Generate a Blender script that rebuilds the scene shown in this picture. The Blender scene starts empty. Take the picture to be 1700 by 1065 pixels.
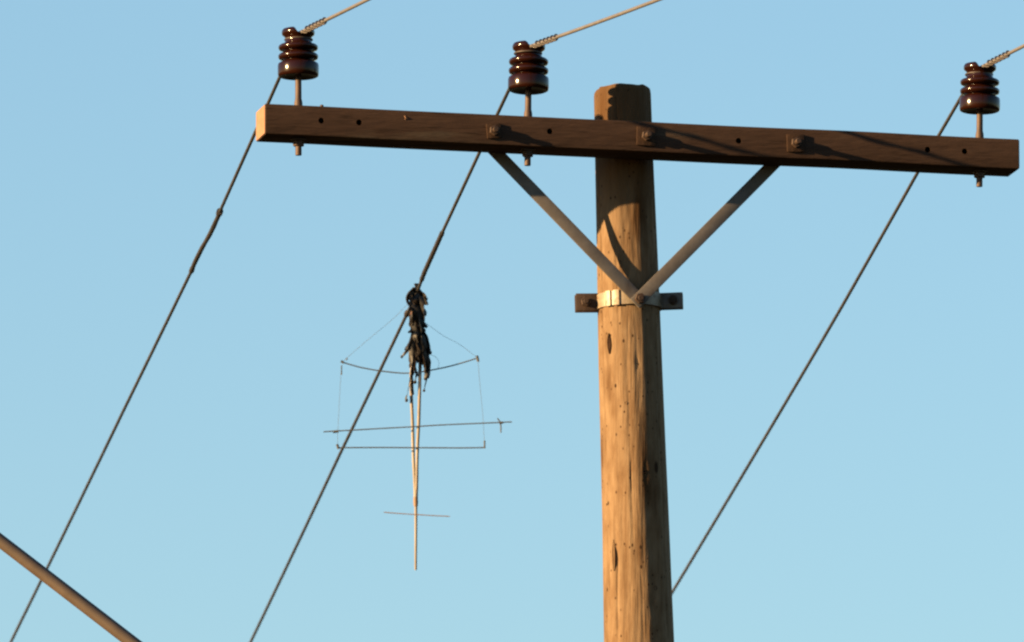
import bpy, bmesh, math, random
from mathutils import Vector, Matrix, noise
random.seed(7)
C = bpy.context.scene.collection
V = Vector
R = math.radians

# ------------------------------------------------------------------ camera, light, exposure
cam_d = bpy.data.cameras.new('camera')
cam = bpy.data.objects.new('camera', cam_d)
C.objects.link(cam)
PITCH = R(10.7)
CAM = V((0, 0, 1.6))
cam.location = CAM
cam.rotation_euler = (R(90) + PITCH, 0, 0)
FPX = 40 / .0019                        # focal length in photo pixels (1700 wide)
cam_d.sensor_width = 36
cam_d.lens = FPX / 1700 * 36
cam_d.clip_start = .5
cam_d.clip_end = 20000
cam_d.dof.use_dof = True                # long lens: the focus sits on the crossarm
cam_d.dof.focus_distance = 39.6
cam_d.dof.aperture_fstop = 11
bpy.context.scene.camera = cam

SUN_EL, SUN_AZ = R(11.2), R(180 + 66.4)   # azimuth clockwise from +Y
world = bpy.data.worlds.new('World')
bpy.context.scene.world = world
world.use_nodes = True
wn = world.node_tree.nodes
sky = wn.new('ShaderNodeTexSky')
sky.sky_type = 'NISHITA'
sky.sun_disc = False
sky.sun_elevation = SUN_EL
sky.sun_rotation = SUN_AZ
sky.altitude = 100
sky.air_density = 1.3
sky.dust_density = 0.35
sky.ozone_density = 3.5
bg = wn['Background']
bg.inputs['Strength'].default_value = .05
world.node_tree.links.new(sky.outputs[0], bg.inputs[0])

sun_dir = V((math.sin(SUN_AZ) * math.cos(SUN_EL), math.cos(SUN_AZ) * math.cos(SUN_EL), math.sin(SUN_EL)))
sl = bpy.data.lights.new('sun', 'SUN')
sl.energy = 5
sl.color = (1, .66, .32)
sl.angle = R(.53)
so = bpy.data.objects.new('sun', sl)
C.objects.link(so)
so.location = (-20, -10, 30)
so.rotation_euler = sun_dir.to_track_quat('Z', 'Y').to_euler()

vs = bpy.context.scene.view_settings
vs.view_transform = 'Standard'
vs.look = 'None'
vs.exposure = 2.24
vs.gamma = 1
vs.use_curve_mapping = False
bpy.context.scene.cycles.filter_width = 2.3

# ------------------------------------------------------------------ frames of reference
RX, UX, FX = V((1, 0, 0)), V((0, -math.sin(PITCH), math.cos(PITCH))), V((0, math.cos(PITCH), math.sin(PITCH)))


def at(x, y, d):
    """world point that the photograph shows at pixel x, y when it is d metres along the view axis"""
    return CAM + d * (FX + RX * ((x - 850) / FPX) + UX * ((532.5 - y) / FPX))


def proj(P):
    q = P - CAM
    d = q.dot(FX)
    return 850 + FPX * q.dot(RX) / d, 532.5 - FPX * q.dot(UX) / d, d


PSI = R(13.1)                            # the crossarm's turn: its left end is the nearer one
U = V((math.cos(PSI), math.sin(PSI), 0))
N = V((math.sin(PSI), -math.cos(PSI), 0))
Z = V((0, 0, 1))
A = V((.3866, 39.2013, 9.5727))          # middle of the crossarm's back face
AD, AH, AL = .137, .097, 1.221           # crossarm depth, height, half length


def arm(u, z=0., d=0.):
    return A + U * u + Z * z + N * d


AX = V((-.0278, 0, 1)).normalized()      # the pole leans a little
P0 = A - N * .091 - U * .011             # pole axis level with the crossarm


# ------------------------------------------------------------------ materials
def mat(name, base, rough=.7, metal=0., var=None, scale=(1, 1, 1), nscale=8., detail=6., bump=0., bscale=None,
        spots=None, spec=.5, coat=0., streak=None, head=None, sheen=0.):
    m = bpy.data.materials.new(name)
    m.use_nodes = True
    t = m.node_tree
    n, l = t.nodes, t.links
    b = n['Principled BSDF']
    b.inputs['Base Color'].default_value = (*base, 1)
    b.inputs['Roughness'].default_value = rough
    b.inputs['Metallic'].default_value = metal
    b.inputs['Specular IOR Level'].default_value = spec
    b.inputs['Coat Weight'].default_value = coat
    b.inputs['Sheen Weight'].default_value = sheen
    b.inputs['Sheen Roughness'].default_value = .4
    b.inputs['Sheen Tint'].default_value = (1, .82, .55, 1)
    tc = n.new('ShaderNodeTexCoord')
    mp = n.new('ShaderNodeMapping')
    mp.inputs['Scale'].default_value = scale
    l.new(tc.outputs['Object'], mp.inputs['Vector'])
    nz = n.new('ShaderNodeTexNoise')
    nz.inputs['Scale'].default_value = nscale
    nz.inputs['Detail'].default_value = detail
    nz.inputs['Roughness'].default_value = .65
    l.new(mp.outputs[0], nz.inputs['Vector'])
    col = None
    if var:
        r = n.new('ShaderNodeValToRGB')
        r.color_ramp.elements[0].position, r.color_ramp.elements[0].color = .32, (*var, 1)
        r.color_ramp.elements[1].position, r.color_ramp.elements[1].color = .66, (*base, 1)
        l.new(nz.outputs['Fac'], r.inputs['Fac'])
        col = r.outputs['Color']

    def over(fac, c, colr):
        mx = n.new('ShaderNodeMix')
        mx.data_type = 'RGBA'
        l.new(fac, mx.inputs['Factor'])
        l.new(c, mx.inputs['A'])
        mx.inputs['B'].default_value = (*colr, 1)
        return mx.outputs['Result']
    if streak:                           # (colour, mapping scale, lo, hi): long dark weather streaks
        for sc_, ss, lo, hi in streak:
            m2 = n.new('ShaderNodeMapping')
            m2.inputs['Scale'].default_value = ss
            l.new(tc.outputs['Object'], m2.inputs['Vector'])
            n2 = n.new('ShaderNodeTexNoise')
            n2.inputs['Scale'].default_value = 1
            n2.inputs['Detail'].default_value = 4
            l.new(m2.outputs[0], n2.inputs['Vector'])
            r2 = n.new('ShaderNodeMapRange')
            r2.inputs['From Min'].default_value = lo
            r2.inputs['From Max'].default_value = hi
            l.new(n2.outputs['Fac'], r2.inputs['Value'])
            col = over(r2.outputs[0], col, sc_)
    if head:                             # weather-darkened upper end: (colour, from, to) along the height
        sz = n.new('ShaderNodeSeparateXYZ')
        l.new(tc.outputs['Generated'], sz.inputs[0])
        ad = n.new('ShaderNodeMath')
        ad.operation = 'MULTIPLY_ADD'
        l.new(nz.outputs['Fac'], ad.inputs[0])
        ad.inputs[1].default_value = .02
        l.new(sz.outputs['Z'], ad.inputs[2])
        r3 = n.new('ShaderNodeMapRange')
        r3.inputs['From Min'].default_value = head[1] + .01
        r3.inputs['From Max'].default_value = head[2] + .01
        r3.inputs['To Max'].default_value = .8
        l.new(ad.outputs[0], r3.inputs['Value'])
        col = over(r3.outputs[0], col, head[0])
    if spots:                            # (colour, mapping scale, radius, share)
        for sc_, ss, rad, share in spots:
            m2 = n.new('ShaderNodeMapping')
            m2.inputs['Scale'].default_value = ss
            l.new(tc.outputs['Object'], m2.inputs['Vector'])
            v = n.new('ShaderNodeTexVoronoi')
            v.inputs['Scale'].default_value = 1
            l.new(m2.outputs[0], v.inputs['Vector'])
            r2 = n.new('ShaderNodeMapRange')
            r2.inputs['From Min'].default_value = rad
            r2.inputs['From Max'].default_value = rad * .55
            l.new(v.outputs['Distance'], r2.inputs['Value'])
            sp = n.new('ShaderNodeSeparateColor')
            l.new(v.outputs['Color'], sp.inputs[0])
            lt = n.new('ShaderNodeMath')
            lt.operation = 'LESS_THAN'
            lt.inputs[1].default_value = share
            l.new(sp.outputs[0], lt.inputs[0])
            mu = n.new('ShaderNodeMath')
            mu.operation = 'MULTIPLY'
            l.new(r2.outputs[0], mu.inputs[0])
            l.new(lt.outputs[0], mu.inputs[1])
            col = over(mu.outputs[0], col, sc_)
    if col:
        l.new(col, b.inputs['Base Color'])
    if bump:
        bp = n.new('ShaderNodeBump')
        bp.inputs['Strength'].default_value = bump
        bp.inputs['Distance'].default_value = .006
        src = nz
        if bscale:
            m3 = n.new('ShaderNodeMapping')
            m3.inputs['Scale'].default_value = bscale
            l.new(tc.outputs['Object'], m3.inputs['Vector'])
            src = n.new('ShaderNodeTexNoise')
            src.inputs['Scale'].default_value = 1
            src.inputs['Detail'].default_value = 6
            l.new(m3.outputs[0], src.inputs['Vector'])
        l.new(src.outputs['Fac'], bp.inputs['Height'])
        l.new(bp.outputs[0], b.inputs['Normal'])
    return m


M_POLE = mat('weathered_pole_wood', (.142, .097, .058), .9, var=(.092, .056, .030), scale=(16, 16, 5), nscale=2.2, detail=9, bump=.6,
             bscale=(90, 90, 8), spec=.03, sheen=.2,
             streak=[((.055, .029, .013), (38, 38, 1.3), .60, .80), ((.046, .023, .010), (12, 12, 2.6), .55, .72)],
             spots=[((.018, .010, .006), (40, 40, 24), .20, .26), ((.028, .015, .008), (70, 70, 45), .24, .26), ((.024, .013, .007), (13, 13, 5), .13, .20)],
             head=((.050, .026, .0115), .955, .975))
M_ARM = mat('sawn_hardwood', (.0385, .0228, .0158), .8, var=(.030, .0172, .0118), scale=(1.1, 9, 22), nscale=3, bump=.45,
            bscale=(5, 60, 110), spec=.08, streak=[((0.020, 0.0115, 0.0075), (2.0, 22, 40), .56, .78), ((.009, .0055, .003), (.9, 30, 110), .64, .74), ((.055, .042, .030), (1.6, 12, 16), .58, .78)])
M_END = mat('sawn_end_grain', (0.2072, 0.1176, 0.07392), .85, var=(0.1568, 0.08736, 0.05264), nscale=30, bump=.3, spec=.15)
M_HOLE = mat('old_hole_wood', (.02, .012, .008), .95, spec=.05)
M_GALV = mat('weathered_galvanised_steel', (0.2072, 0.1702, 0.1176), .5, metal=.1, var=(0.112, 0.08288, 0.05264), nscale=18, bump=.2, streak=[((.07, .033, .014), (20, 20, 30), .54, .66)])
M_BRACE = mat('dull_galvanised_bar', (0.09408, 0.084, 0.07616), .6, metal=.1, var=(0.05824, 0.04928, 0.04256), nscale=11, bump=.2, streak=[((.040, .024, .015), (14, 14, 9), .58, .78)])
M_PLATE = mat('dark_rusted_plate', (.036, .020, .012), .75, var=(.020, .011, .007), nscale=45, bump=.35, spec=.1)
M_RUST = mat('rusty_steel', (0.03701, 0.01851, 0.009257), .7, metal=.3, var=(0.01666, 0.007405, 0.003701), nscale=40, bump=.3)
M_PIN = mat('rusted_pin_steel', (0.05141, 0.0257, 0.01452), .65, metal=.2, var=(0.0257, 0.01149, 0.006653), nscale=30, bump=.25)
M_GLAZE = mat('brown_glazed_porcelain', (0.01246, 0.003238, 0.001494), 0.15, var=(0.008098, 0.00218, 0.001122), nscale=9, spec=.22)
M_WIRE_SHADE = mat('shaded_aluminium_strand', (0.02125, 0.01883, 0.01739), .65, metal=.1, var=(0.01256, 0.01159, 0.0111), nscale=3, detail=1)  # away spans: shade put into a darker tone of the one conductor
M_WIRE_LIT = mat('lit_aluminium_strand', (0.1355, 0.1224, 0.1094), .5, metal=.4, var=(0.09906, 0.08603, 0.07558), nscale=20)  # near spans: same conductor, its sunlit look put into a paler tone
M_TIE = mat('tie_wire', (0.03931, 0.03024, 0.0257), .6, metal=.2, var=(0.02117, 0.01512, 0.0121), nscale=20)
M_SLEEVE = mat('dark_splice_sleeve', (0.01575, 0.01125, 0.0099), .6, var=(0.009, 0.0063, 0.0054), nscale=20)
M_CANE = mat('split_cane', (0.2023, 0.1835, 0.1599), .7, var=(0.1223, 0.09878, 0.07526), scale=(20, 20, 3), nscale=2.2, spec=.3)
M_SPAR = mat('thin_grey_spar', (0.03528, 0.03528, 0.0341), .7, var=(0.02117, 0.02117, 0.01999), nscale=9)
M_TAN = mat('thin_tan_spar', (0.1565, 0.0969, 0.05589), .7, var=(0.1118, 0.07078, 0.04098), nscale=9)
M_LINE = mat('fine_line', (0.06, 0.063, 0.066), .6, var=(0.042, 0.045, 0.048), nscale=9)
M_RAG = mat('black_tattered_sheet', (0.0072, 0.006, 0.006), .55, var=(0.0036, 0.003, 0.003), nscale=30, spec=.3)
M_RAGB = mat('brown_tattered_sheet', (0.007935, 0.003629, 0.001814), .7, var=(0.002268, 0.001247, 0.0009075), nscale=40, spec=.2)
M_RAGO = mat('orange_tattered_sheet', (0.09072, 0.04234, 0.01361), .7, var=(0.05443, 0.02419, 0.009072), nscale=40, spec=.2)
M_PIPE = mat('brown_coated_tube', (.064, .045, .033), .6, var=(.044, .030, .021), nscale=14, scale=(1, 1, 1), bump=.05,
             spots=[((0.0504, 0.0108, 0.00432), (7, 7, 7), .16, .3)])
M_GROUND = mat('dry_grass_ground', (0.03142, 0.02957, 0.01478), .95, var=(0.02218, 0.02292, 0.01035), nscale=.35, detail=10, spec=.1)


# ------------------------------------------------------------------ mesh helpers (all in world coordinates)
def basis(d):
    d = d.normalized()
    a = d.orthogonal().normalized() if abs(d.z) > .95 else d.cross(Z).normalized()
    return a, a.cross(d).normalized() * -1


def tube(bm, pts, rad, seg=10, cap=True, flat=1., twist=0.):
    n = len(pts)
    rings = []
    pa = None
    for i, p in enumerate(pts):
        t = (pts[min(i + 1, n - 1)] - pts[max(i - 1, 0)]).normalized()
        if pa is None:
            a, b = basis(t)
        else:
            a = (pa - t * pa.dot(t)).normalized()
            b = t.cross(a)
        pa = a
        r = rad[i] if isinstance(rad, (list, tuple)) else rad
        ring = []
        for k in range(seg):
            w = 2 * math.pi * k / seg
            x, y = r * math.cos(w), r * flat * math.sin(w)
            tw = twist * i
            ring.append(bm.verts.new(p + a * (x * math.cos(tw) - y * math.sin(tw)) + b * (x * math.sin(tw) + y * math.cos(tw))))
        rings.append(ring)
    for i in range(n - 1):
        for k in range(seg):
            bm.faces.new((rings[i][k], rings[i][(k + 1) % seg], rings[i + 1][(k + 1) % seg], rings[i + 1][k]))
    if cap:
        bm.faces.new(rings[0][::-1])
        bm.faces.new(rings[-1])
    return bm


def box(bm, c, x, y, z, sx, sy, sz, bev=0.):
    """box with full sizes sx, sy, sz along the axes x, y, z"""
    r = bmesh.ops.create_cube(bm, size=1)
    M = Matrix((x * sx, y * sy, z * sz)).transposed().to_4x4()
    M.translation = c
    bmesh.ops.transform(bm, matrix=M, verts=r['verts'])
    if bev:
        es = list({e for v in r['verts'] for e in v.link_edges})
        bmesh.ops.bevel(bm, geom=es, offset=bev, segments=2, affect='EDGES', profile=.6)
    return bm


def prism(bm, c, axis, rad, h, seg=6, bev=0., rot=0.):
    a, b = basis(axis)
    axis = axis.normalized()
    lv = [(-h / 2, rad), (h / 2, rad)] if not bev else [(-h / 2, rad - bev), (-h / 2 + bev, rad), (h / 2 - bev, rad), (h / 2, rad - bev)]
    rings = []
    for z, r in lv:
        rings.append([bm.verts.new(c + axis * z + a * (r * math.cos(rot + 2 * math.pi * k / seg)) + b * (r * math.sin(rot + 2 * math.pi * k / seg))) for k in range(seg)])
    for i in range(len(rings) - 1):
        for k in range(seg):
            bm.faces.new((rings[i][k], rings[i][(k + 1) % seg], rings[i + 1][(k + 1) % seg], rings[i + 1][k]))
    bm.faces.new(rings[0][::-1])
    bm.faces.new(rings[-1])
    return bm


def lathe(bm, prof, seg=40, fn=None):
    rings = []
    for r, z in prof:
        ring = []
        for k in range(seg):
            w = 2 * math.pi * k / seg
            p = V((r * math.cos(w), r * math.sin(w), z))
            if fn:
                p = fn(p)
            ring.append(bm.verts.new(p))
        rings.append(ring)
    for i in range(len(rings) - 1):
        for k in range(seg):
            bm.faces.new((rings[i][k], rings[i][(k + 1) % seg], rings[i + 1][(k + 1) % seg], rings[i + 1][k]))
    bm.faces.new(rings[0][::-1])
    bm.faces.new(rings[-1])
    return bm


def thing(name, label, cat, loc, rot=0., group=None):
    o = bpy.data.objects.new(name, None)
    C.objects.link(o)
    o.empty_display_size = .1
    o.location = loc
    o.rotation_euler = (0, 0, rot)
    o['label'], o['category'] = label, cat
    if group:
        o['group'] = group
    return o


def root_of(o):
    while o.parent:
        o = o.parent
    return o


def obj(name, bm, m, parent=None, angle=38, local=False, label=None):
    """link the bmesh as one object; its own origin sits in the middle of its mesh"""
    bmesh.ops.recalc_face_normals(bm, faces=bm.faces)
    me = bpy.data.meshes.new(name)
    off = V((0, 0, 0))
    if parent is not None and not local:
        off = root_of(parent).location.copy()
    bm.transform(Matrix.Translation(-off))
    lo = V([min(v.co[i] for v in bm.verts) for i in range(3)])
    hi = V([max(v.co[i] for v in bm.verts) for i in range(3)])
    ctr = (lo + hi) / 2
    bm.transform(Matrix.Translation(-ctr))
    bm.to_mesh(me)
    bm.free()
    for p in me.polygons:
        p.use_smooth = True
    me.set_sharp_from_angle(angle=R(angle))
    me.materials.append(m)
    o = bpy.data.objects.new(name, me)
    C.objects.link(o)
    o.location = ctr
    if parent is not None:
        o.parent = parent
        p = parent
        while p.parent:                  # a sub-part: take the part's own offset out
            o.location -= p.location
            p = p.parent
    if label:
        o['label'] = label
    return o


def nb():
    return bmesh.new()


# ------------------------------------------------------------------ the ground
bm = nb()
n_ = 24
lim = 6000.
gv = [[bm.verts.new((-lim + 2 * lim * i / n_, -lim + 2 * lim * j / n_, 0)) for j in range(n_ + 1)] for i in range(n_ + 1)]
for i in range(n_):
    for j in range(n_):
        bm.faces.new((gv[i][j], gv[i + 1][j], gv[i + 1][j + 1], gv[i][j + 1]))
g = obj('ground', bm, M_GROUND)
g['kind'] = 'structure'

# ------------------------------------------------------------------ the pole
base = P0 - AX * (P0.z / AX.z)
pole = thing('utility_pole', 'weathered round timber pole carrying a wooden crossarm on two flat steel braces', 'utility pole', base)
pa_, pb_ = V((1, 0, 0)), None
pa_ = (V((1, 0, 0)) - AX * AX.x).normalized()
pb_ = AX.cross(pa_)
TOP = .206


def pole_r(s):                           # radius at s metres below the crossarm's middle
    r = .0921 + s * .0112
    return r if s < 2.6 else .0921 + 2.6 * .0112 + (s - 2.6) * .0065


def pole_pt(s, w, extra=0.):
    """point on the pole's skin: w = 0 towards the viewer's right, -90 degrees towards the viewer"""
    d = pa_ * math.cos(w) + pb_ * math.sin(w)
    q = P0 - AX * s
    nz = noise.noise(V((math.cos(w) * 1.6, math.sin(w) * 1.6, s * 1.3))) * .0035 + noise.noise(V((math.cos(w) * 5, math.sin(w) * 5, s * 2.2 + 9))) * .0016
    return q + d * (pole_r(s) + nz + extra)


bm = nb()
SEG = 180
# drying splits: (angle, from, to in metres below the crossarm's middle, depth, half width)
splits = [(-150, .10, 1.05, .0065, .0034), (-148, 1.02, 2.1, .005, .003), (-127, 1.20, 1.62, .006, .0035), (-112, .30, .62, .003, .0022), (-96, .62, 1.3, .0028, .002),
          (-84, 1.30, 2.1, .003, .0022), (-60, .2, .9, .003, .0024), (-36, .5, 1.6, .004, .003), (-140, -.19, -.05, .006, .003), (-104, -.2, .0, .006, .003), (-62, -.2, -.02, .005, .003), (-20, -.2, .3, .005, .003)]
levels = [(-TOP, -.085), (-TOP - .001, -.03), (-TOP, -.008), (-TOP + .003, -.003), (-TOP + .009, -.001)]
s = -TOP + .03
while s < 2.2:
    levels.append((s, 0.))
    s += .022
depth_end = (P0 - base).length
while s < depth_end:
    levels.append((s, 0.))
    s += .5
levels.append((depth_end + .05, 0.))
knots = [(.634, R(-132), .034, .012), (1.06, R(-70), .012, .008), (1.47, R(-66), .011, .008), (1.33, R(-128), .05, .008), (.70, R(-78), .012, .007)]
rings = []
for s, ex in levels:
    ring = []
    for k in range(SEG):
        w = 2 * math.pi * k / SEG
        p = pole_pt(s, w, ex)
        for (ks, kw, kh, kr) in knots:   # old branch knots, slightly hollow
            dw = (w - kw + math.pi) % (2 * math.pi) - math.pi
            q = (dw * pole_r(s) / kr) ** 2 + ((s - ks) / kh) ** 2
            if q < 4:
                d = (p - (P0 - AX * s)).normalized()
                p -= d * .006 * math.exp(-q * 1.4)
        for (wa, s0, s1, dp, hw) in splits:
            if s0 < s < s1:
                wc = R(wa) + .05 * noise.noise(V((wa, s * 3.1, 0))) + .02 * noise.noise(V((wa, s * 11, 5)))
                dw = ((w - wc + math.pi) % (2 * math.pi) - math.pi) * pole_r(s) / hw
                if abs(dw) < 3:
                    f = min(1, (s - s0) / .08, (s1 - s) / .08)
                    p -= (p - (P0 - AX * s)).normalized() * dp * f * math.exp(-dw * dw) * (.7 + .6 * noise.noise(V((s * 7, wa, 1))))
        if s < -TOP + .02 and ex > -.05:  # ragged, worn top edge
            p -= AX * (.007 * (1 + noise.noise(V((math.cos(w) * 2, math.sin(w) * 2, 3.)))) + (.006 if math.cos(w) < -.86 else 0))
        ring.append(bm.verts.new(p))
    rings.append(ring)
for i in range(len(rings) - 1):
    for k in range(SEG):
        bm.faces.new((rings[i][k], rings[i][(k + 1) % SEG], rings[i + 1][(k + 1) % SEG], rings[i + 1][k]))
bm.faces.new(rings[0])
bm.faces.new(rings[-1])
shaft = obj('pole_shaft', bm, M_POLE, pole, 60)

# dark long knots and drying splits in the wood, thin slivers set into the skin
for ks, kw, hh, ww in [(.634, -132, .066, .0068), (1.31, -133, .10, .006), (1.62, -126, .05, .010),                        (1.42, -60, .014, .006), (.83, -101, .010, .0045), (1.05, -72, .011, .005)]:
    bm = nb()
    c_ = R(kw)
    nl = 9
    lv_, rv_ = [], []
    for i in range(nl):
        f = i / (nl - 1)
        s = ks + (f - .5) * hh
        hw = ww * math.sin(math.pi * min(.97, max(.03, f))) ** .7
        wob = noise.noise(V((ks * 9, s * 30, 0))) * .25 * ww
        lv_.append(pole_pt(s, c_ - (hw + wob) / pole_r(s), .0010))
        rv_.append(pole_pt(s, c_ + (hw - wob) / pole_r(s), .0010))
    mid = [pole_pt(ks + (i / (nl - 1) - .5) * hh, c_, -.002) for i in range(nl)]
    a_ = [bm.verts.new(p) for p in lv_]
    b_ = [bm.verts.new(p) for p in rv_]
    m_ = [bm.verts.new(p) for p in mid]
    e_ = [bm.verts.new(pole_pt(ks + (i / (nl - 1) - .5) * hh, c_, -.012)) for i in range(nl)]
    for i in range(nl - 1):
        bm.faces.new((a_[i], a_[i + 1], m_[i + 1], m_[i]))
        bm.faces.new((m_[i], m_[i + 1], b_[i + 1], b_[i]))
        bm.faces.new((b_[i], b_[i + 1], e_[i + 1], e_[i]))
        bm.faces.new((e_[i], e_[i + 1], a_[i + 1], a_[i]))
    obj('knot' if ww > .004 else 'crack', bm, M_KNOT if 'M_KNOT' in globals() else mat('dark_knot_wood', (.022, .011, .006), .9, var=(.01, .005, .003), nscale=60, spec=.1), shaft)

# ------------------------------------------------------------------ the crossarm (a part of the pole), its holes really bored
bm = nb()
X_, Y_ = U, N
box(bm, arm(0, 0, AD / 2), U, N, Z, 2 * AL, AD, AH)
bm.edges.ensure_lookup_table()
long_e = [e for e in bm.edges if abs((e.verts[0].co - e.verts[1].co).dot(U)) > 1]
bmesh.ops.bevel(bm, geom=long_e, offset=.0075, segments=2, affect='EDGES', profile=.55)
end_e = [e for e in bm.edges if abs((e.verts[0].co - e.verts[1].co).dot(U)) < .001]
bmesh.ops.bevel(bm, geom=end_e, offset=.003, segments=1, affect='EDGES')
# cross-cuts so that the old timber can be a little uneven
for k in range(1, 26):
    bmesh.ops.bisect_plane(bm, geom=bm.verts[:] + bm.edges[:] + bm.faces[:], plane_co=arm(-AL + 2 * AL * k / 26), plane_no=U)
for v in bm.verts:
    u_ = (v.co - A).dot(U)
    v.co += Z * (noise.noise(V((u_ * 2.2, 0, 4))) * .0022) + N * (noise.noise(V((u_ * 1.7, 3, 0))) * .0015)
cross = obj('crossarm', bm, M_ARM, pole, 30, label='brown sawn timber crossarm with small bored holes')
cross.data.materials.append(M_END)
cross.data.materials.append(M_HOLE)
HOLES = [-1.041, -.920, -.307, .304, .920, 1.041]
cb = nb()
for h in HOLES:
    prism(cb, arm(h, .002 if h < 0 else 0, AD / 2 + .03), N, .0095, AD + .01, 18)
cm = bpy.data.meshes.new('cutter')
cb.transform(Matrix.Translation(-(root_of(cross).location + cross.location)))
bmesh.ops.recalc_face_normals(cb, faces=cb.faces)
cb.to_mesh(cm)
cb.free()
cut = bpy.data.objects.new('cutter', cm)
C.objects.link(cut)
cut.location = cross.location + pole.location
md = cross.modifiers.new('holes', 'BOOLEAN')
md.operation, md.object, md.solver = 'DIFFERENCE', cut, 'EXACT'
bpy.context.view_layer.update()
ev = cross.evaluated_get(bpy.context.evaluated_depsgraph_get())
me2 = bpy.data.meshes.new_from_object(ev)
cross.modifiers.clear()
old = cross.data
cross.data = me2
bpy.data.meshes.remove(old)
bpy.data.objects.remove(cut)
for m_ in (M_ARM, M_END, M_HOLE)[len(me2.materials):]:
    me2.materials.append(m_)
org = pole.location + cross.location
for p in me2.polygons:
    c_ = p.center + org - A
    u_, d_ = c_.dot(U), c_.dot(N)
    p.material_index = 0
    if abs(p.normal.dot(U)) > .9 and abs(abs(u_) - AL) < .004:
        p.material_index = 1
    elif .012 < d_ < AD - .012 and any(abs(u_ - h) < .011 for h in HOLES) and abs(c_.z) < .02:
        p.material_index = 2
me2.set_sharp_from_angle(angle=R(30))

# bolts through the crossarm, each with a square washer in front
for u_, z_, pr, rot, ws in [(-.488, -.006, .020, .10, .046), (.003, 0, .034, -.02, .060), (.488, 0, .034, .03, .056)]:
    xr, zr = (U * math.cos(rot) + Z * math.sin(rot)), (Z * math.cos(rot) - U * math.sin(rot))
    bm = nb()
    box(bm, arm(u_, z_, AD + .0035), xr, N, zr, ws, .0065, ws, .0012)
    obj('square_washer', bm, M_PLATE, cross)
    bm = nb()
    prism(bm, arm(u_, z_, AD + .0135), N, .0165, .014, 6, .0015, rot + .4)
    obj('hex_nut', bm, M_RUST, cross)
    bm = nb()
    prism(bm, arm(u_, z_, AD / 2 + .0135), N, .0085, AD + .014 + 2 * pr - .0135, 14, .001)
    obj('through_bolt', bm, M_RUST, cross)
# a small nail head on the top edge and a splinter on the front
bm = nb()
prism(bm, arm(-1.035, AH / 2 + .003, AD - .02), Z, .0055, .010, 8, .001)
obj('nail', bm, M_RUST, cross)
bm = nb()
tube(bm, [arm(-.775, .030, AD + .001), arm(-.772, .024, AD + .004), arm(-.7725, .017, AD + .001)], [.0008, .0016, .0006], 6)
obj('splinter', bm, M_END, cross)

# ------------------------------------------------------------------ band with its ears, and the two flat braces
SB = (P0.z - at(1047, 503, 40).z) / AX.z       # metres below the crossarm's middle
bc = P0 - AX * SB
RB = pole_r(SB) + .003
bm = nb()
nseg = 64
prof = [(.0, -.023), (.0048, -.0225), (.0048, .0225), (.0, .023)]
rr = []
for k in range(nseg):
    w = 2 * math.pi * k / nseg
    d = pa_ * math.cos(w) + pb_ * math.sin(w)
    rr.append([bm.verts.new(bc + d * (RB + a) + AX * z) for a, z in prof])
for k in range(nseg):
    for j in range(4):
        bm.faces.new((rr[k][j], rr[k][(j + 1) % 4], rr[(k + 1) % nseg][(j + 1) % 4], rr[(k + 1) % nseg][j]))
band = obj('pole_band', bm, M_GALV, pole, 30, label='galvanised band clamped round the pole below the braces')
for sg in (-1, 1):
    for dd in (-.014, .014):
        bm = nb()
        yaw = R(7 if sg < 0 else -3)
        ex = (pa_ * math.cos(yaw) + pb_ * math.sin(yaw))
        ey = AX.cross(ex)
        box(bm, bc + ex * (sg * (RB + .034)) + ey * dd, ex, ey, AX, .072, .008, .056 if sg < 0 else .050, .0025)
        obj('band_ear', bm, M_RUST if sg < 0 else M_BRACE, band)
    bm = nb()
    prism(bm, bc + ex * (sg * (RB + .040)), ey, .008, .075, 10, .001)
    prism(bm, bc + ex * (sg * (RB + .040)) - ey * .025, ey, .0155, .013, 6, .0015, .3)
    obj('clamp_bolt', bm, M_RUST, band)

foot = at(1060, 497, (bc - CAM).dot(FX))
ray = foot - CAM
foot = CAM + ray * (((bc + N * (RB + .012)) - CAM).dot(N) / ray.dot(N))     # just in front of the band
for sg, dv in ((-1, .004), (1, .0115)):
    top = arm(sg * .488, -.004, -.0045)
    a = foot + N * dv
    ax = (top - a).normalized()
    side = ax.cross(N).normalized()
    nn = side.cross(ax)
    bm = nb()
    mid_ = (top + a) / 2
    box(bm, mid_, ax, side, nn, (top - a).length + .045, .0395, .0068, .0015)
    obj('brace', bm, M_BRACE, pole)
bm = nb()
prism(bm, foot + N * .004, N, .009, .062, 12, .001)
prism(bm, foot + N * .023, N, .0175, .014, 6, .0018, .2)
obj('brace_bolt', bm, M_RUST, band)
for w_ in (R(-112), R(-128)):                       # rolled lugs on the bright side of the band
    bm = nb()
    d = pa_ * math.cos(w_) + pb_ * math.sin(w_)
    box(bm, bc + d * (RB + .007), d.cross(AX).normalized(), d, AX, .020, .006, .050, .002)
    obj('band_lug', bm, M_GALV, band)

# ------------------------------------------------------------------ insulators
GI = 'brown pin insulators standing along the crossarm'
UI = [(-1.104, .099), (-.366, .090), (1.103, .092)]
ID = AD / 2 + .021                      # the pins stand a little towards the front face
HB = .094                                # height of the skirt's rim over the crossarm


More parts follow.
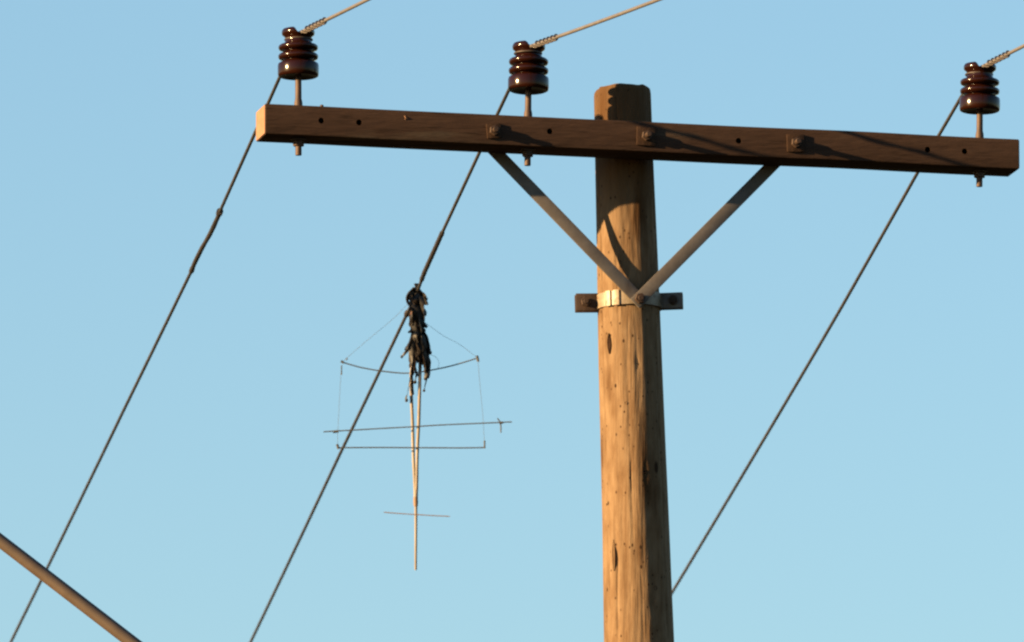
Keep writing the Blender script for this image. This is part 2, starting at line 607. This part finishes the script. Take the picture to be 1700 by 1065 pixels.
def make_insulator(label):
    r = thing('pin_insulator', label, 'insulator', arm(UI[0][0], AH / 2, ID), PSI, GI)

    def L(prof, fn=None):
        return lathe(nb(), [(a, z + HB) for a, z in prof], 48, lambda p: squash(fn(p) if fn else p))

    def squash(p):
        return V((p.x, p.y, HB + (p.z - HB) * .945))

    def groove(p):                       # the conductor's groove across the head, along local y
        z = p.z - HB
        if z > .134:
            g_ = max(0., 1 - (p.x / .022) ** 4)
            z2 = .141 + (1 - g_) * .03
            if z > z2:
                p.z = HB + z2
        return p
    # glazed body in one run of stacked pieces, each rim rounded
    obj('porcelain_skirt', L([(.030, .012), (.050, .004), (.057, .0), (.0625, .0025), (.0645, .010), (.0645, .038), (.0625, .045), (.057, .0485), (.048, .050), (.0425, .0525), (.0410, .058), (.030, .058)]), M_GLAZE, r, 60, True)
    obj('porcelain_shed', L([(.030, .052), (.0410, .0555), (.050, .0575), (.0600, .0605), (.0630, .067), (.0625, .073), (.058, .0775), (.0485, .0800), (.0425, .0825), (.0410, .0870), (.030, .0872)]), M_GLAZE, r, 60, True)
    obj('porcelain_shed', L([(.030, .083), (.0410, .0860), (.050, .0885), (.0595, .0915), (.0625, .098), (.0615, .104), (.057, .1080), (.0485, .1105), (.0440, .1135), (.0425, .117), (.030, .118)]), M_GLAZE, r, 60, True)
    hp = [(.030, .114), (.0420, .1165), (.0405, .123), (.0405, .130), (.0440, .1365), (.0500, .141), (.0520, .147), (.0515, .154), (.0480, .1605), (.040, .163)]
    hp += [(.040 * k / 8, .163) for k in range(7, 0, -1)]
    obj('porcelain_head', L(hp, groove), M_GLAZE, r, 60, True)
    bm = nb()
    lathe(bm, [(.0095, -.150), (.0100, -.148), (.0100, -AH - .002), (.0098, .0), (.0135, .001), (.0130, .018), (.0102, .030), (.0098, HB + .03)], 18)
    obj('steel_pin', bm, M_PIN, r, 50, True)
    bm = nb()
    prism(bm, V((0, 0, -AH - .016)), Z, .0175, .017, 6, .0015, .2)
    obj('hex_nut', bm, M_RUST, r, 38, True)
    bm = nb()
    box(bm, V((0, 0, -AH - .0045)), V((1, 0, 0)), V((0, 1, 0)), Z, .042, .042, .005, .001)
    obj('square_washer', bm, M_RUST, r, 38, True)
    return r


ilabels = ['brown glazed insulator nearest the bright sawn end of the crossarm',
           'middle brown glazed insulator, on the crossarm just left of the pole top',
           'brown glazed insulator standing alone on the crossarm right of the pole']
ins = [make_insulator(ilabels[0])]
for i in (1, 2):
    c = ins[0].copy()
    C.objects.link(c)
    c.location = arm(UI[i][0], AH / 2, ID)
    c['label'] = ilabels[i]
    for ch in list(ins[0].children):
        d = ch.copy()
        C.objects.link(d)
        d.parent = c
    ins.append(c)
for i, r in enumerate(ins):
    for ch in r.children:
        if ch.name.startswith('porcelain'):
            ch.location.z += UI[i][1] - HB
            ch.rotation_euler.z = 0
    r.rotation_euler = (R((.9, -.8, 1.3)[i]), R((-.5, .9, .4)[i]), PSI + R((0, 4, -3)[i]))

# ------------------------------------------------------------------ conductors
GW = 'power lines tied across the insulator heads'
wl = ['power line over the insulator at the lit crossarm end, with a dark splice sleeve below',
      'power line over the middle insulator, kinked where the tattered tangle hangs',
      'power line over the insulator right of the pole, passing behind the pole lower down']
#        azimuth away, slope away, azimuth near, slope near, sideways wobble (m at t)
WP = [(7.35, -.04, 13, -.105, [(0, 0), (.45, .007), (2.4, .0135), (3.0, .0125), (3.4, .010), (5.5, .001), (9.6, -.0085), (14, -.012)]),
      (6.25, -.04, 13, -.126, [(0, 0), (.5, .0045), (1.2, .0010), (2.5, -.002), (3.15, -.001), (3.45, .0055), (6.1, -.0035), (9.5, -.0065), (14, -.01)]),
      (5.9, -.04, 13, -.072, [(0, 0), (1.1, -.003), (3.4, .003), (4.2, .003), (9, -.003), (14, 0)])]


def lerp(tab, t):
    for (a, b), (c, d) in zip(tab, tab[1:]):
        if t <= c:
            return b + (d - b) * (t - a) / (c - a)
    return tab[-1][1]


def wire_top(i):
    return arm(UI[i][0], AH / 2 + UI[i][1] + .1403, ID)


def away(i, t):
    az, m, _, _, wob = WP[i]
    return wire_top(i) + V((-math.sin(R(az)), math.cos(R(az)), 0)) * t + Z * (m * t - m / 60 * t * t) + RX * (lerp(wob, t) - .004 * min(1, t / .4))


def near(i, t):
    _, _, az, m, _ = WP[i]
    return wire_top(i) + V((math.sin(R(az)), -math.cos(R(az)), 0)) * t + Z * (m * t + abs(m) / 50 * t * t)


def strand(bm, fn, t0, t1, r, n, turns=0., rr=0., off=0.):
    """helix of a thin wire round a conductor"""
    pts = []
    for k in range(n + 1):
        t = t0 + (t1 - t0) * k / n
        d = (fn(t + .01) - fn(t)).normalized()
        a, b = basis(d)
        w = off + turns * 2 * math.pi * k / n
        pts.append(fn(t) + a * rr * math.cos(w) + b * rr * math.sin(w))
    return tube(bm, pts, r, 7)


for i in range(3):
    w = thing('power_line', wl[i], 'power line', wire_top(i), 0, GW)
    RW = .0057
    ts = [k * .05 for k in range(0, 300)] + [15 + k * 1. for k in range(0, 46)]
    sp = obj('span', tube(nb(), [away(i, t) for t in ts], RW, 10), M_WIRE_SHADE, w, 60)
    ts = [k * .05 for k in range(0, 60)] + [3 + k * .5 for k in range(0, 80)]
    sn = obj('span', tube(nb(), [near(i, t) for t in ts], RW, 10), M_WIRE_LIT, w, 60)
    # the tie: turns round the conductor in front, and a loop round the neck of the head
    obj('tie_wire', strand(nb(), lambda t: near(i, t), .09, .40 if i < 2 else .36, .0026, 190, 6, .0086), M_TIE, sn, 60)
    obj('tie_wire', strand(nb(), lambda t: away(i, t), .05, .16, .0026, 90, 6, .0086), M_TIE, sp, 60)
    c = arm(UI[i][0], AH / 2 + UI[i][1] + .1195, ID)
    obj('neck_loop', tube(nb(), [c + U * 0.0425 * math.cos(a) + N * .0425 * math.sin(a) for a in [2 * math.pi * k / 40 for k in range(41)]], .0028, 7, False), M_TIE, sp, 60)
    if i == 0:
        bm = nb()
        t0, t1 = 2.42, 3.31
        pts, rad = [], []
        for k in range(31):
            f = k / 30
            pts.append(away(0, t0 + (t1 - t0) * f) + RX * (.0035 * math.sin(f * 6.3)))
            rad.append(0.0115 if f < .06 else .0092 if f > .95 else .0076 + .0012 * noise.noise(V((f * 9, 0, 0))))
        obj('splice_sleeve', tube(bm, pts, rad, 12), M_SLEEVE, sp, 60)
    if i == 1:
        bm = nb()
        obj('splice_sleeve', tube(bm, [away(1, 2.55 + .7 * k / 24) for k in range(25)], [.0082 + .001 * noise.noise(V((k * .7, 0, 0))) for k in range(25)], 12), M_SLEEVE, sp, 60)
        obj('wire_clip', tube(bmesh.new(), [away(1, 3.74 + .07 * k / 6) for k in range(7)], [.006, .0095, .0105, .011, .010, .009, .006], 10), M_SLEEVE, sp, 60)

# ------------------------------------------------------------------ the wrecked kite hanging from the middle line
tk = 3.2
best = min((abs(proj(away(1, 2.5 + k * .01))[1] - 482), 2.5 + k * .01) for k in range(180))
tk = best[1]
HP = away(1, tk)
DK = (HP - CAM).dot(FX)
kite = thing('wrecked_kite', 'wrecked kite skeleton of canes and spars hanging under a black tattered bundle', 'kite', HP)


def kp(x, y, d=0.):
    """point of the kite: pixel of the photograph, d metres nearer to the viewer"""
    return at(x, y, DK - d)


def poly(pts, n=6):
    out = []
    for k in range(len(pts) - 1):
        p0, p1 = pts[max(k - 1, 0)], pts[k]
        p2, p3 = pts[k + 1], pts[min(k + 2, len(pts) - 1)]
        for j in range(n):
            t = j / n
            out.append(.5 * ((2 * p1) + (p2 - p0) * t + (2 * p0 - 5 * p1 + 4 * p2 - p3) * t * t + (3 * p1 - p0 - 3 * p2 + p3) * t ** 3))
    out.append(pts[-1])
    return out


def wob(pts, amp, f=7.):
    return [p + RX * amp * noise.noise(p * f) + UX * amp * noise.noise(p * f + V((9, 3, 1))) for p in pts]


def kpart(name, px, rad, m, d=0., n=6, seg=8, amp=0., parent=None, flat=1.):
    pts = poly([kp(x, y, d + (q[0] if q else 0)) for x, y, *q in px], n)
    if amp:
        pts = wob(pts, amp)
    if isinstance(rad, tuple):
        rad = [rad[0] + (rad[1] - rad[0]) * k / (len(pts) - 1) for k in range(len(pts))]
    return obj(name, tube(nb(), pts, rad, seg, flat=flat), m, parent or kite, 60)


kpart('cane', [(690, 492, -.045), (688, 550, -.05), (684, 600, -.02), (682.5, 640, 0), (686, 740, 0), (689, 832, 0)], (.0060, .0052), M_CANE, .0, amp=.0025)
kpart('cane', [(696, 492, -.045), (697, 560, -.045), (697, 600, -.01), (696.5, 640, 0), (693.5, 740, 0), (690.5, 832, -.010)], (.0064, .0052), M_CANE, .012, amp=.002)
kpart('cane', [(690, 812), (690.5, 870), (689.8, 946)], (.0056, .0042), M_CANE, .004, amp=.001, n=8)
bm = nb()
tube(bm, [kp(690, 824, .004), kp(690, 832, .004), kp(690.3, 840, .004)], [.0075, .0085, .007], 10)
obj('cane_binding', bm, M_TAN, kite, 60)
bow = kpart('bow_spar', [(567, 600), (600, 609.5), (640, 616.5), (682, 619), (730, 611.5), (764, 603), (794.5, 593.5)], 0.0022, M_SPAR, -.014, amp=.001)
sp1 = kpart('cross_spar', [(537, 716.5), (610, 712.5), (690, 707.5), (770, 703.5), (850, 700)], 0.0021, M_SPAR, .020, amp=.0012)
sp2 = kpart('cross_spar', [(559, 743), (640, 742.6), (690, 742.8), (760, 743.2), (806, 742.5)], 0.0022, M_SPAR, .020, amp=.0006)
kpart('cross_spar', [(637, 850), (665, 852), (690, 853.5), (720, 855.5), (747, 857)], 0.0016, M_TAN, .008, amp=.001)
# end fittings of the spars
for par, px, r_ in [(bow, [(575, 598), (576.5, 594)], .0020), (bow, [(567, 606), (567, 622)], .0020), (bow, [(792, 590), (794, 600)], .0046), (bow, [(566, 599), (571, 602)], .0044),
                    (sp1, [(553, 716.5), (562, 715.4)], .0048), (sp1, [(826, 694), (831, 703), (831.5, 718)], .0023), (sp1, [(829, 701.5), (835, 701)], .0044),
                    (sp2, [(804.5, 731), (804.5, 744)], .0030), (sp2, [(559.5, 737), (562, 745)], .0044)]:
    kpart('end_fitting', px, r_, M_SPAR, -.014 if par is bow else .020, 3, 7, parent=par)
# fine lines
LR = .0006
kpart('fine_line', [(567, 606), (563, 665), (560, 743)], LR, M_LINE, 0, 5, 5, amp=.002)
kpart('fine_line', [(793.5, 596), (799, 660), (802, 700), (804.5, 742)], LR, M_LINE, 0, 5, 5, amp=.002)
kpart('fine_line', [(568, 600), (612, 562), (655, 527), (684, 497)], LR, M_LINE, -.006, 5, 5, amp=.002)
kpart('fine_line', [(793, 594), (765, 572), (735, 556), (706, 535)], LR, M_LINE, -.006, 5, 5, amp=.002)
kpart('fine_line', [(714, 588), (724, 593), (729, 602), (727, 611)], LR, M_LINE, 0, 5, 5)

# the bundle: a knotted core, then the torn strips, each one its own
bm = nb()
core = [(693, 470, .006), (692, 477, .012), (691, 485, .020), (691, 496, .029), (693, 510, .028), (694, 524, .026), (694, 540, .021), (694.5, 555, .021), (694, 570, .027), (695, 585, .024), (696, 602, .013)]
pts = [kp(x, y, 0) for x, y, _ in core]
tube(bm, poly(pts, 4), [.8 * core[min(k // 4, len(core) - 2)][2] + (core[min(k // 4 + 1, len(core) - 1)][2] - core[min(k // 4, len(core) - 2)][2]) * (k % 4) / 4 if k < 4 * (len(core) - 1) else core[-1][2] for k in range(4 * (len(core) - 1) + 1)], 16, flat=.8)
for v in bm.verts:
    q = v.co - HP
    v.co += (v.co - kp(693, proj(v.co)[1], 0)).normalized() * (.011 * noise.noise(q * 45) + .006 * noise.noise(q * 110))
obj('rag_bundle', bm, M_RAG, kite, 35)


def strip(px, w, m, d=0., tip=None, flat=.3):
    pts = poly([kp(x, y, d + random.uniform(-.006, .006)) for x, y in px], 4)
    n = len(pts)
    rad = [w * 1.42 * (.55 + .45 * math.sin(math.pi * min(1, .25 + .75 * k / n))) * (1 + .35 * noise.noise(V((k * .9, d * 100, px[0][0])))) for k in range(n)]
    bm = nb()
    tube(bm, pts, rad, 7, flat=flat, twist=random.uniform(-.22, .22))
    if tip:
        bmesh.ops.create_icosphere(bm, subdivisions=1, radius=tip, matrix=Matrix.Translation(pts[-1]))
    return obj('rag_strip', bm, m, kite, 40)


for px, w, m, d, tip in [
        ([(688, 478), (679, 489), (676, 498), (680, 505)], .010, M_RAGB, .012, None),
        ([(694, 482), (701, 488), (706, 492), (704, 500)], .009, M_RAG, .010, None),
        ([(686, 488), (684, 497), (686, 508), (691, 516)], .009, M_RAGB, .024, None),
        ([(690, 505), (684, 515), (683, 524), (684, 532)], .0055, M_RAGO, .025, None),
        ([(688, 498), (692, 512), (689, 526), (694, 540)], .008, M_RAGB, .025, None),
        ([(698, 500), (702, 514), (704, 528), (701, 545)], .009, M_RAG, .018, None),
        ([(684, 508), (680, 520), (682, 532), (681, 540)], .006, M_RAGB, .018, None),
        ([(700, 505), (706, 497), (709, 494)], .006, M_RAG, .0, None),
        ([(700, 530), (705, 537), (709, 543)], .0085, M_RAG, .010, None),
        ([(689, 525), (685, 536), (687, 548), (683, 558)], .009, M_RAGB, .022, None),
        ([(696, 528), (693, 542), (697, 556), (693, 570)], .010, M_RAG, .024, None),
        ([(687, 545), (681, 549), (679, 552)], .006, M_RAG, .012, None),
        ([(686, 552), (682, 564), (677, 574), (674, 580)], .010, M_RAG, .016, None),
        ([(684, 562), (678, 578), (672, 586), (667, 592)], .004, M_RAG, .010, .0055),
        ([(688, 556), (686, 572), (684, 588), (682, 602)], .010, M_RAG, .022, None),
        ([(691, 560), (689, 580), (687, 600), (682, 618)], .0085, M_RAG, .016, None),
        ([(694, 560), (692, 582), (689, 604), (685, 622)], .007, M_RAGB, .022, None),
        ([(696, 558), (698, 576), (697, 594), (699, 612)], .010, M_RAG, .022, None),
        ([(699, 552), (704, 570), (706, 588), (704, 606)], .010, M_RAG, .018, None),
        ([(702, 548), (708, 562), (710, 578), (709, 592)], .009, M_RAG, .008, None),
        ([(704, 560), (710, 572), (714, 585)], .0045, M_RAG, .004, .0075),
        ([(700, 575), (704, 592), (706, 608), (704, 618)], .0085, M_RAGB, .024, None),
        ([(705, 580), (710, 598), (710, 612), (706, 622)], .008, M_RAG, .012, None),
        ([(702, 590), (705, 608), (707, 622), (706, 629)], .0065, M_RAG, .016, .0055),
        ([(709, 612), (709, 626), (706, 638), (704, 648)], .0032, M_RAG, .010, .0055),
        ([(710, 600), (712, 618), (711, 626)], .005, M_SPAR, .006, .005),
        ([(686, 600), (690, 614), (692, 622)], .006, M_RAG, .018, .0065),
        ([(692, 618), (690, 628), (689, 634)], .0040, M_RAG, .016, .0070),
        ([(682, 620), (679, 640), (676, 655), (675, 664)], .0016, M_RAG, .012, .0060),
        ([(676, 655), (674, 660), (675.5, 667)], .0045, M_SPAR, .012, None),
        ([(684, 610), (684, 632), (686, 655)], .0045, M_RAGB, .019, None)]:
    strip(px, w, m, d, tip)
for k in range(34):                      # torn strips over the upper part
    y = random.uniform(480, 575)
    x = random.uniform(683, 704)
    e = random.uniform(-7, 7)
    l_ = random.uniform(18, 42)
    strip([(x, y), (x + e * .3, y + l_ * .35), (x + e * .5 + random.uniform(-3, 3), y + l_ * .7), (x + e, y + l_)], random.uniform(.005, .0085), random.choice((M_RAG, M_RAG, M_RAGB)), random.uniform(.012, .032), None, .25)
for k in range(44):                      # loose shreds on the outside
    y = random.uniform(486, 600)
    sd = random.choice((-1, 1))
    x = 694 + sd * random.uniform(4, 10)
    l_ = random.uniform(8, 22)
    strip([(x, y), (x + sd * random.uniform(1, 4), y + l_ * .5), (x + sd * random.uniform(0, 8), y + l_)], random.uniform(.0025, .0045), random.choice((M_RAG, M_RAG, M_RAGB)), random.uniform(-.01, .02))
# the loop that ties the bundle to the line
bm = nb()
tube(bm, [HP - RX * .004 + RX * .0105 * math.cos(a) + UX * (.0022 * a - .025) + FX * .0105 * math.sin(a) for a in [k * .35 for k in range(46)]], .0032, 7)
obj('tether_knot', bm, M_RAGB, kite, 60)

# ------------------------------------------------------------------ the slanting tube in the lower left corner
a0, b0 = at(-330, 645, 40.15), at(1012, 1685.6, 40.02)
tubeo = thing('slanting_tube', 'slanting brown metal tube crossing the lower left corner in front of a power line', 'metal tube', b0)
dirn = (a0 - b0).normalized()
n_ = 40
bm = nb()
tube(bm, [b0 + (a0 - b0) * (k / n_) + UX * (.010 * math.sin(math.pi * k / n_)) for k in range(n_ + 1)], [.0222 - .002 * k / n_ for k in range(n_ + 1)], 28)
to = obj('tube', bm, M_PIPE, tubeo, 60)
bm = nb()
tube(bm, [a0 + dirn * d for d in (-.02, .0, .01, .016)], [.0225, .0235, .0225, .016], 24)
obj('end_cap', bm, M_RUST, tubeo, 50)
s_t = (P0.z - b0.z) / AX.z
bm = nb()
rr = []
for k in range(48):
    w_ = 2 * math.pi * k / 48
    d = pa_ * math.cos(w_) + pb_ * math.sin(w_)
    rr.append([bm.verts.new(P0 - AX * s_t + d * (pole_r(s_t) + a) + AX * z) for a, z in ((.001, -.03), (.007, -.029), (.007, .029), (.001, .03))])
for k in range(48):
    for j in range(4):
        bm.faces.new((rr[k][j], rr[k][(j + 1) % 4], rr[(k + 1) % 48][(j + 1) % 4], rr[(k + 1) % 48][j]))
obj('tube_clamp', bm, M_GALV, tubeo, 30)
